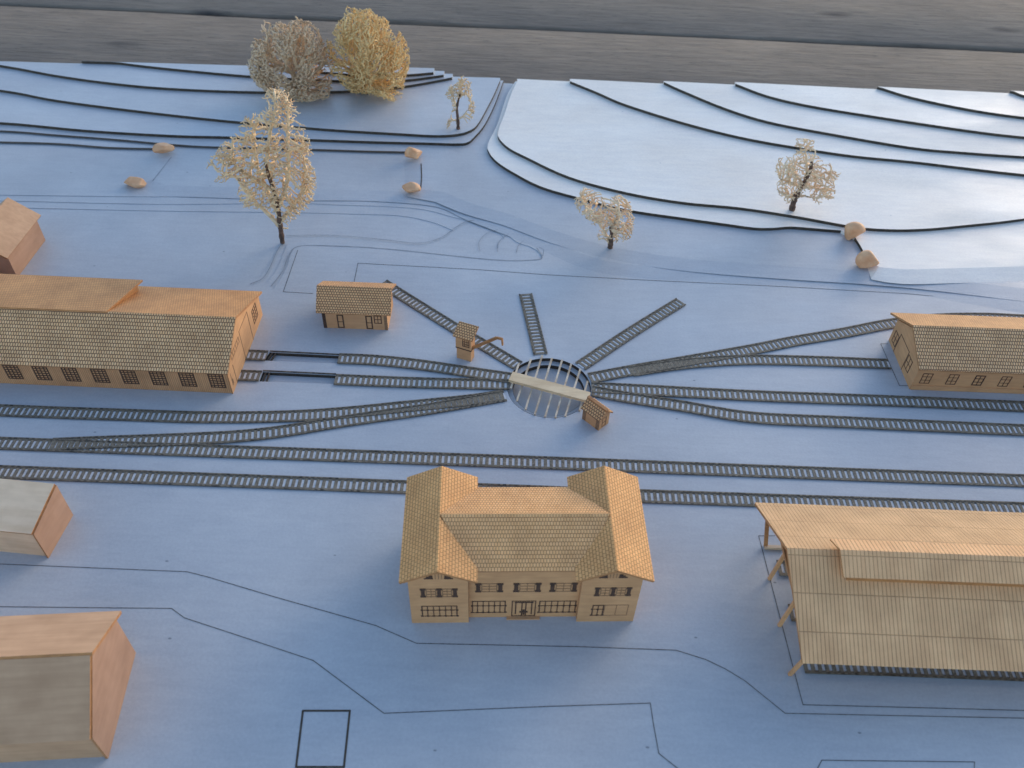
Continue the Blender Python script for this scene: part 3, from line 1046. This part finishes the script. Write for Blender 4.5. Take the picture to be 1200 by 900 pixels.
mb.prism([(0.235, -0.572, 0.47), (0.235, -0.430, 0.50), (0.235, -0.430, 0.560), (0.235, -0.490, 0.582), (0.235, -0.572, 0.540)], (-0.01, 0, 0))
mb.build('lantern_end', M['edge'], lan)
frames = [0.030 + 0.37 * k for k in range(7)]
yp = (-0.090, -0.284, -0.563, -0.832)
for k, fx in enumerate(frames):
    sk = 0.02 if k == 0 else 0.0
    for j, y in enumerate(yp if k == 0 else (-0.12, -0.284, -0.563)):
        zt = CR - abs(y + 0.456) * (CR - CE) / 0.46 - 0.022
        mb = MB()
        if j == 0:
            mb.bar((fx + 0.03, y + 0.02, 0), (fx - 0.035, y + 0.02, zt), 0.020, 0.016, (0, 1, 0))
        else:
            # raking strut: splayed foot, leaning in under the roof
            mb.bar((fx + 0.01, y, 0), (fx + 0.085, y + (0.05 if j < 3 else 0.02), zt - 0.02), 0.018, 0.014, (0, 1, 0))
        mb.build('post', M['edge'] if j == 0 else M['wall'], cn)
    mb = MB()
    mb.bar((fx + 0.04, -0.86, 0.235), (fx + 0.04, -0.05, 0.235), 0.016, 0.020)
    mb.build('tie_beam', M['edge'], cn)
    for s in (-1, 1):
        mb = MB()
        mb.bar((fx + 0.055, -0.456 + s * 0.40, 0.246), (fx + 0.055, -0.456, 0.515), 0.014, 0.018, (1, 0, 0))
        mb.build('rafter', M['edge'], cn)
    mb = MB()
    mb.bar((fx + 0.065, -0.456, 0.24), (fx + 0.065, -0.456, 0.51), 0.016, 0.014, (0, 1, 0))
    mb.build('king_post', M['edge'], cn)
mb = MB()
mb.bar((0.05, -0.082, 0.012), (0.16, -0.082, 0.012), 0.020, 0.018)
mb.build('foot_sill', M['roof_plain'], cn)

# ------------------------------------------------------------------ crane tower
ct = thing('crane_tower', (-0.388, 4.230), -20, 'tiny square crane tower with tiled lean-to roof and slanting jib, on the diagonal track', 'crane')
W, D = 0.112, 0.066
mb = MB()
mb.box(0.004, W - 0.004, 0.004, D - 0.004, 0, 0.100)
mb.build('base', M['wall'], ct)
mb = MB()
mb.prism([(0, 0, 0.100), (0, D, 0.100), (0, D, 0.232), (0, 0, 0.205)], (W, 0, 0))
cw = mb.build('cabin', M['wall'], ct)
bars((0, 0, 0), *FRONT, [(-0.001, W + 0.001, 0.098, 0.106)], 'band', cw)
bars((W, 0, 0), *RIGHT, [(-0.001, D + 0.001, 0.098, 0.106)], 'band', cw)
bars((0, 0, 0), *FRONT, grid(0.050, 0.100, 0.128, 0.195, 3, 3, 0.005), 'window', cw)
mb = MB()
slab(mb, [(-0.014, -0.016, 0.212), (W + 0.016, -0.016, 0.212), (W + 0.016, D + 0.03, 0.252), (-0.014, D + 0.03, 0.252)], 0.010)
mb.build('roof', [M['tile_small'], M['edge']], ct, weld=False)
mb = MB()
mb.bar((W, 0.02, 0.115), (W + 0.15, 0.09, 0.205), 0.010, 0.022)
mb.bar((W + 0.148, 0.0895, 0.204), (W + 0.185, 0.095, 0.200), 0.010, 0.018)
jib = mb.build('jib', M['edge'], ct, weld=False)
mb = MB()
mb.bar((W + 0.184, 0.095, 0.206), (W + 0.190, 0.092, 0.150), 0.010, 0.012, (0, 1, 0))
mb.build('hook', M['edge'], jib)

# ------------------------------------------------------------------ turntable cabin
p0, p1, p2 = Vector((0.457, 3.712)), Vector((0.555, 3.614)), Vector((0.622, 3.684))
ang = math.degrees(math.atan2(p1.y - p0.y, p1.x - p0.x))
cb = thing('turntable_cabin', (p0.x, p0.y, 0), ang, 'tiny tiled cabin standing against the lower right rim of the turntable', 'cabin')
W, D = (p1 - p0).length, 0.095
mb = MB()
mb.prism([(0, 0, 0), (0, D, 0), (0, D, 0.100), (0, D / 2, 0.142), (0, 0, 0.100)], (W, 0, 0))
mb.build('wall', M['wall'], cb)
mb = MB()
slab(mb, [(-0.012, -0.018, 0.101), (W + 0.012, -0.018, 0.101), (W + 0.012, D / 2, 0.158), (-0.012, D / 2, 0.158)], 0.010)
slab(mb, [(-0.012, D / 2, 0.158), (W + 0.012, D / 2, 0.158), (W + 0.012, D + 0.018, 0.101), (-0.012, D + 0.018, 0.101)], 0.010)
mb.build('roof', [M['tile_small'], M['edge']], cb, weld=False)
mb = MB()
mb.bar((-0.012, D / 2, 0.160), (W + 0.014, D / 2, 0.160), 0.020, 0.012)
mb.build('ridge_strip', M['edge'], cb)
bars((0, 0, 0), *FRONT, [(-0.001, 0.026, 0, 0.092)], 'corner_post', cb, 'engrave_soft')
bars((0, 0, 0), *FRONT, [(W - 0.026, W + 0.001, 0, 0.092)], 'corner_post', cb, 'engrave_soft')
bars((W, 0, 0), *RIGHT, grid(0.028, 0.066, 0.01, 0.088, 1, 2, 0.004), 'door', cb, 'engrave_soft')

# ------------------------------------------------------------------ plain massing blocks at the left edge
# back-left house
hb = thing('block_house', (-3.690, 4.925, -0.012), -1.5, 'plain pinkish block house at the left edge, standing behind the long engine shed', 'house')
mb = MB()
mb.prism([(0, 0, 0), (-0.36, 0, 0), (-0.36, 0, 0.205), (-0.18, 0, 0.335), (0, 0, 0.205)], (0, 0.475, 0))
mb.build('wall', M['block_end'], hb)
mb = MB()
slab(mb, [(0.022, -0.035, 0.205), (0.022, 0.515, 0.205), (-0.18, 0.515, 0.352), (-0.18, -0.035, 0.352)], 0.016)
slab(mb, [(-0.18, -0.035, 0.352), (-0.18, 0.515, 0.352), (-0.382, 0.515, 0.205), (-0.382, -0.035, 0.205)], 0.016)
mb.build('roof', [M['block'], M['edge']], hb, weld=False)
# small lean-to block
hb = thing('block_shed', (-2.479, 2.532, 0), -4, 'pale block shed at the left edge with a single-slope roof, below the straight tracks', 'shed')
mb = MB()
mb.prism([(0, 0.012, 0), (0, 0.285, 0), (0, 0.285, 0.262), (0, 0.012, 0.212)], (-1.1, 0, 0))
mb.build('wall', M['block_light'], hb)
mb = MB()
mb.prism([(0.010, 0.0, 0), (0.010, 0.29, 0), (0.010, 0.29, 0.270), (0.010, 0.0, 0.220)], (-0.009, 0, 0), 0, 1)
mb.build('end_wall', [M['block_end'], M['edge']], hb)
mb = MB()
slab(mb, [(0.000, -0.003, 0.227), (0.000, 0.291, 0.279), (-1.1, 0.291, 0.279), (-1.1, -0.003, 0.227)], 0.010)
mb.build('roof', [M['block_light'], M['edge']], hb, weld=False)
# big front-left house
hb = thing('block_house', (-1.770, 1.491, 0), 5.5, 'largest plain block house, gabled, cut off by the lower left corner', 'house')
mb = MB()
mb.prism([(-0.012, 0.01, 0), (-0.012, 0.51, 0), (-0.012, 0.51, 0.30), (-0.012, 0.272, 0.452), (-0.012, 0.01, 0.215)], (-1.2, 0, 0))
mb.build('wall', M['block'], hb)
mb = MB()
mb.prism([(0, 0.0, 0), (0, 0.52, 0), (0, 0.52, 0.318), (0, 0.272, 0.462), (0, 0.0, 0.225)], (-0.011, 0, 0), 0, 1)
mb.build('gable_wall', [M['block_end'], M['edge']], hb)
mb = MB()
slab(mb, [(-0.004, -0.012, 0.238), (-0.004, 0.262, 0.470), (-1.25, 0.262, 0.470), (-1.25, -0.012, 0.238)], 0.014)
mb.build('front_roof', [M['block'], M['edge']], hb, weld=False)
mb = MB()
slab(mb, [(0.006, 0.270, 0.482), (0.006, 0.572, 0.312), (-1.25, 0.572, 0.312), (-1.25, 0.270, 0.482)], 0.016)
mb.build('rear_roof', [M['block'], M['edge']], hb, weld=False)

# ------------------------------------------------------------------ lichen trees and pebbles
bpy.context.view_layer.update()
DG = bpy.context.evaluated_depsgraph_get()


def land(px, py):
    ok, loc, *_ = SC.ray_cast(DG, EYE, ray(px, py).normalized())
    return loc if ok else G(px, py)


def inside(p, poly):
    c = False
    for i in range(len(poly)):
        a, b = poly[i - 1], poly[i]
        if (a[1] > p[1]) != (b[1] > p[1]) and p[0] < (b[0] - a[0]) * (p[1] - a[1]) / (b[1] - a[1]) + a[0]:
            c = not c
    return c


def edge_dist(p, poly):
    best = 1e9
    for i in range(len(poly)):
        a, b = Vector(poly[i - 1]), Vector(poly[i])
        d = b - a
        t = max(0, min(1, (Vector(p) - a).dot(d) / max(1e-12, d.length_squared)))
        best = min(best, (a + d * t - Vector(p)).length)
    return best


def colonise(starts, attractors, step, influence, kill, iters, jitter=0.25, persist=0.7):
    """grow a branching skeleton from the start nodes towards the attractors"""
    nodes = [s.copy() for s, _ in starts]
    parent = [p for _, p in starts]
    heading = [(nodes[i] - nodes[p]).normalized() if p >= 0 else Vector() for i, p in enumerate(parent)]
    att = list(attractors)
    for _ in range(iters):
        if not att:
            break
        kd = kdtree.KDTree(len(nodes))
        for i, n in enumerate(nodes):
            kd.insert(n, i)
        kd.balance()
        pull, rest = {}, []
        for a in att:
            co, i, d = kd.find(a)
            if d < kill:
                continue
            rest.append(a)
            if d < influence:
                pull.setdefault(i, Vector())
                pull[i] += (a - co) / d
        att = rest
        if not pull:
            influence *= 1.5
            if influence > 3:
                break
            continue
        for i, v in pull.items():
            d = v.normalized() + heading[i] * persist + Vector((random.gauss(0, 1), random.gauss(0, 1), random.gauss(0, 1))) * jitter
            if d.length < 1e-4:
                continue
            q = nodes[i] + d.normalized() * step
            nodes.append(q)
            parent.append(i)
            heading.append(d.normalized())
    return nodes, parent


def tubes(nodes, parent, rad, keep, sides=4):
    """one continuous skin: every node carries a ring, children bridge to their parent's ring"""
    verts, faces, ring = [], [], {}
    kids = {}
    for i in keep:
        kids.setdefault(parent[i], []).append(i)

    def add_ring(i):
        if i in ring:
            return
        p = parent[i]
        d = (nodes[i] - nodes[p]) if p >= 0 else Vector((0, 0, 1))
        if d.length < 1e-6:
            d = Vector((0, 0, 1))
        d.normalize()
        s = d.cross(Vector((0.31, 0.9, 0.2)))
        if s.length < 0.05:
            s = d.cross(Vector((1, 0, 0)))
        s.normalize()
        t = d.cross(s)
        k = len(verts)
        for a in range(sides):
            w = 2 * pi * a / sides
            verts.append(tuple(nodes[i] + (s * cos(w) + t * sin(w)) * rad[i]))
        ring[i] = k

    for i in keep:
        if parent[i] < 0:
            continue
        add_ring(parent[i])
        add_ring(i)
        a, b = ring[parent[i]], ring[i]
        pa = [Vector(verts[a + k]) for k in range(sides)]
        pb0 = Vector(verts[b])
        sh = min(range(sides), key=lambda k: (pa[k] - pb0).length)
        for k in range(sides):
            faces.append((a + (k + sh) % sides, a + (k + 1 + sh) % sides, b + (k + 1) % sides, b + k))
        if i not in kids:
            d = (nodes[i] - nodes[parent[i]]).normalized()
            verts.append(tuple(nodes[i] + d * rad[i] * 1.4))
            c = len(verts) - 1
            for k in range(sides):
                faces.append((b + k, b + (k + 1) % sides, c))
    return verts, faces


def tube_obj(name, verts, faces, mat, par):
    me = bpy.data.meshes.new(name)
    me.from_pydata(verts, [], faces)
    me.materials.append(mat)
    for p in me.polygons:
        p.use_smooth = True
    o = bpy.data.objects.new(name, me)
    COL.objects.link(o)
    o.parent = par
    return o


def lichen_tree(name, base_px, trunk_px, outline, label, cat, mat, n_att, depth, step, kill, r_tip, r_pow=2.4,
                r_max=0.03, shell=False, group=None, seed=1, trunk_r=0.022, extra=(), knots=True, influence=0.3, jitter=0.25, limbs=(), limb_r=0.018, carve=0.10):
    random.seed(seed)
    base = land(*base_px)
    y0 = base.y
    t = thing(name, base, 0, label, cat, group)
    loc = lambda px, py, dy=0.0: GY(px, py, y0 + dy) - base
    # trunk
    tp = [Vector((0, 0, -0.004))] + [loc(x, y, random.uniform(-0.012, 0.012) - 0.5 * depth * (i + 1) / len(trunk_px) * (0 if shell else 1)) for i, (x, y) in enumerate(trunk_px)]
    tq = smooth(tp, 6)
    tpar = [-1] + list(range(len(tq) - 1))
    trad = [trunk_r * (1.25 - 0.75 * i / len(tq)) * random.uniform(0.85, 1.15) for i in range(len(tq))]
    v, f = tubes(tq, tpar, trad, list(range(len(tq))), 8)
    tube_obj('trunk', v, f, M['trunk'], t)
    # crown
    poly = [tuple(loc(x, y).xz) for x, y in outline]
    zs = [p[1] for p in poly]
    xs = [p[0] for p in poly]
    cx, cz = (min(xs) + max(xs)) / 2, (min(zs) + max(zs)) / 2
    att = []
    tries = 0
    hw = max(0.02, (max(xs) - min(xs)) / 2)
    while len(att) < n_att and tries < n_att * 200:
        tries += 1
        p = (random.uniform(min(xs), max(xs)), random.uniform(min(zs), max(zs)))
        if not inside(p, poly):
            continue
        e = edge_dist(p, poly)
        dd = depth * min(1.0, math.sqrt(e / (hw * 0.6) + 0.02))
        y = random.uniform(-1, 1) * dd
        if shell and random.random() < 0.75:
            y = -abs(y) if random.random() < 0.7 else abs(y)
            y = math.copysign(dd * random.uniform(0.55, 1.0), y)
        q = Vector((p[0], y, p[1]))
        if bnoise.noise(q * (6.0 if shell else 9.0) + Vector((seed, 0, 0))) > (0.10 if shell else carve):
            continue
        att.append(q)
    for q in extra:
        for x, y in q:
            att.append(loc(x, y, random.uniform(-0.5, 0.5) * depth))
    starts, lrad = [], []
    if limbs:
        for lb in limbs:
            bend = random.uniform(-0.6, 0.6) * depth
            lp = [loc(x, y, bend * (i / (len(lb) - 1)) ** 1.2 + random.uniform(-0.1, 0.1) * depth) for i, (x, y) in enumerate(lb)]
            root = min(tq, key=lambda q: (q - lp[0]).length)
            lq = smooth([root] + lp[1:], 7)
            for i, q in enumerate(lq):
                jit = Vector((random.gauss(0, 1), random.gauss(0, 1), random.gauss(0, 1))) * 0.003
                starts.append((q + jit, len(starts) - 1 if i else -1))
                lrad.append(limb_r * (1.0 - 0.72 * i / len(lq)))
    else:
        k0 = max(1, int(len(tq) * 0.12))
        starts = [(tq[k0], -1)] + [(p, i) for i, p in enumerate(tq[k0 + 1:])]
    nodes, par = colonise(starts, att, step, influence, kill, 220, jitter)
    n0 = 0 if limbs else len(starts)
    # pipe-model thickness
    load = [0.0] * len(nodes)
    rad = [0.0] * len(nodes)
    haskid = set(par)
    for i in range(len(nodes) - 1, -1, -1):
        if i not in haskid:
            load[i] = 1.0
        if par[i] >= 0:
            load[par[i]] += load[i]
    for i in range(len(nodes)):
        rad[i] = min(r_max, r_tip * max(1.0, load[i]) ** (1 / r_pow)) * random.uniform(0.85, 1.18)
    for i, lr in enumerate(lrad):
        rad[i] = lr
    for i in range(n0):
        rad[i] = min(rad[i], trunk_r * 0.6)
    # only the pale branches: the stretch inside the trunk stays bare
    keep = [i for i in range(n0, len(nodes))]
    v, f = tubes(nodes, par, rad, keep, 5 if not shell else 4)
    tube_obj('crown', v, f, M[mat], t)
    return t


T1 = [(312, 104), (322, 101), (332, 104), (341, 110), (348, 119), (354, 132), (349, 141), (360, 150), (366, 179), (371, 197), (370, 221), (366, 243), (352, 252), (342, 258), (337, 268), (331, 266), (322, 256), (312, 250), (297, 242), (283, 247), (279, 226), (274, 211), (254, 213), (240, 200), (250, 177), (264, 165), (276, 157), (277, 141), (303, 132), (306, 117)]

lichen_tree('lichen_tree', (331, 284), [(328, 261), (325, 237), (320, 221), (315, 206), (311, 192)], T1,
            'tallest cream lichen tree with a wide fan crown, standing left of the small hut', 'tree', 'lichen', 6200, 0.15, 0.0105, 0.0138, 0.0037,
            2.35, 0.016, seed=3, influence=0.10, jitter=0.22, limb_r=0.019, limbs=[[(327, 262), (310, 247), (295, 232), (283, 218), (276, 207), (258, 200)], [(283, 218), (277, 195), (273, 176)], [(325, 250), (314, 225), (304, 200), (299, 176), (298, 152)], [(320, 222), (313, 195), (315, 165), (320, 138), (323, 112)], [(326, 245), (334, 222), (339, 196), (337, 166), (338, 140), (336, 118)], [(328, 257), (343, 242), (353, 225), (357, 200), (354, 174)]], carve=0.09, trunk_r=0.017, group='lichen trees on the model')
T2 = [(533, 92), (543, 90), (552, 96), (555, 106), (553, 115), (557, 124), (554, 138), (546, 146), (541, 143), (548, 128), (543, 118), (538, 122), (531, 130), (529, 142), (524, 153), (523, 146), (529, 130), (530, 120), (521, 111), (527, 99)]
lichen_tree('lichen_tree', (537, 151), [(536.5, 140), (535.5, 128), (537, 118), (539, 111)], T2,
            'smallest thin cream tree at the back beside the road between the hills', 'tree', 'lichen', 1200, 0.08, 0.012, 0.015, 0.0046, 2.7, 0.013, influence=0.10, jitter=0.22, limb_r=0.012, limbs=[[(537, 140), (545, 134), (550, 126)], [(536, 128), (531, 115), (527, 105)], [(538, 116), (541, 104), (540, 96)], [(539, 112), (547, 106), (551, 100)], [(537, 142), (530, 141), (526, 147)]],
            seed=5, trunk_r=0.014, group='lichen trees on the model')
T3 = [(673, 236), (683, 221), (693, 224), (704, 226), (711, 240), (715, 247), (717, 231), (726, 230), (737, 236), (744, 256), (740, 277), (726, 284), (716, 274), (708, 276), (700, 281), (703, 265), (688, 256), (676, 246)]
lichen_tree('lichen_tree', (715, 290), [(716, 282), (716.5, 274), (715, 266)], T3,
            'low forked pale lichen shrub tree on the slope above the turntable', 'tree', 'lichen_pale', 2600, 0.16, 0.0105, 0.0145, 0.0038, 2.5, 0.015, influence=0.10, jitter=0.22, limb_r=0.016, limbs=[[(715, 283), (706, 268), (694, 250), (683, 236), (680, 228)], [(717, 274), (722, 255), (726, 240)], [(717, 276), (730, 266), (738, 256)], [(715, 282), (707, 279)], [(722, 255), (732, 246), (735, 238)]],
            seed=8, trunk_r=0.018, group='lichen trees on the model')
T4 = [(931, 166), (940, 160), (955, 165), (953, 176), (958, 182), (965, 191), (974, 193), (976, 202), (986, 203), (978, 211), (979, 222), (977, 231), (967, 234), (953, 239), (951, 230), (944, 222), (938, 226), (932, 231), (922, 237), (912, 228), (909, 218), (918, 210), (907, 201), (912, 190), (921, 182), (932, 179)]
lichen_tree('lichen_tree', (928, 246), [(930, 237), (934, 228), (940, 218), (946, 207), (950, 198), (951, 190)], T4,
            'leaning cream lichen tree alone on the hill at upper right', 'tree', 'lichen_pale', 2800, 0.17, 0.0110, 0.0150, 0.0037, 2.5, 0.015, influence=0.10, jitter=0.22, limb_r=0.014, limbs=[[(940, 218), (928, 215), (915, 210)], [(943, 214), (930, 204), (918, 194)], [(948, 205), (945, 185), (942, 168)], [(950, 197), (956, 178)], [(945, 210), (960, 204), (974, 200)], [(940, 218), (956, 220), (968, 226)], [(934, 228), (924, 230), (917, 226)], [(936, 226), (955, 232)]],
            seed=11, trunk_r=0.021, group='lichen trees on the model')
C1 = [(307, 24), (314, 33), (324, 27), (333, 32), (342, 20), (350, 27), (362, 29), (371, 38), (378, 52), (384, 77), (390, 103), (384, 112), (372, 115), (353, 115), (338, 113), (320, 106), (303, 95), (296, 86), (291, 73), (297, 60), (295, 46), (305, 52), (309, 44)]
lichen_tree('lichen_bush', (347, 113), [(346, 104), (345, 95)], C1,
            'grey-brown round lichen clump, the left of the two bushy clumps at the back edge', 'tree', 'lichen_grey', 14000, 0.36, 0.014, 0.019, 0.0055,
            3.2, 0.018, shell=True, seed=21, trunk_r=0.03, group='bushy lichen clumps at the back edge', influence=0.25, jitter=0.4)
C2 = [(400, 16), (407, 10), (418, 15), (430, 13), (445, 17), (455, 28), (458, 35), (471, 44), (477, 56), (480, 72), (475, 92), (474, 108), (470, 115), (456, 112), (446, 108), (430, 106), (412, 104), (402, 96), (390, 86), (384, 72), (382, 58), (385, 42), (392, 34)]
lichen_tree('lichen_bush', (430, 109), [(430, 100), (429, 92)], C2,
            'golden yellow lichen clump, the right of the two bushy clumps at the back edge', 'tree', 'lichen_gold', 16000, 0.38, 0.013, 0.018, 0.0052,
            3.3, 0.017, shell=True, seed=22, trunk_r=0.03, group='bushy lichen clumps at the back edge', influence=0.25, jitter=0.4)


def pebble(px, base_py, w, d, h, ang, label, seed, planes=12, soft=30):
    """a tumbled stone: a sphere cut by random planes with softened ridges"""
    random.seed(seed)
    b = land(px, base_py)
    cuts = [(Vector((random.gauss(0, 1), random.gauss(0, 1), random.gauss(0, 1))).normalized(), random.uniform(0.52, 0.86)) for _ in range(planes)]
    bm = bmesh.new()
    bmesh.ops.create_icosphere(bm, subdivisions=4, radius=1.0)
    for v in bm.verts:
        n = v.co.normalized()
        acc = 1.0
        for c, k in cuts:
            q = n.dot(c)
            if q > 0.05:
                acc += (q / k) ** soft
        r = acc ** (-1.0 / soft)
        v.co = Vector((n.x * r * w / 2, n.y * r * d / 2, n.z * r * h / 2 + h * 0.42))
    me = bpy.data.meshes.new('pebble')
    bm.to_mesh(me)
    bm.free()
    me.materials.append(M['pebble'])
    for p in me.polygons:
        p.use_smooth = True
    o = bpy.data.objects.new('pebble', me)
    COL.objects.link(o)
    o.location = (b.x, b.y, b.z)
    o.rotation_euler = (0, 0, radians(ang))
    return tag(o, label, 'pebble', 'pebbles marking the path ends')


pebble(193.5, 180, 0.19, 0.13, 0.12, 20, 'small round pink pebble left of the tall tree, ending a dark contour edge', 31)
pebble(160, 218, 0.29, 0.11, 0.09, -4, 'long flat tan pebble lying left of the tall tree', 32)
pebble(486, 186, 0.19, 0.14, 0.135, 10, 'round pink pebble right of the tall tree, the upper of a pair', 33, 16)
pebble(481.5, 225, 0.185, 0.12, 0.095, -8, 'orange-tan pebble right of the tall tree, the lower of a pair', 34)
pebble(996.5, 280, 0.19, 0.13, 0.17, 0, 'pale triangular pebble under the leaning tree, the upper of a pair', 35, 7, 22)
pebble(1014, 313, 0.19, 0.14, 0.165, 0, 'orange triangular pebble under the leaning tree, the lower of a pair', 46, 7, 22)
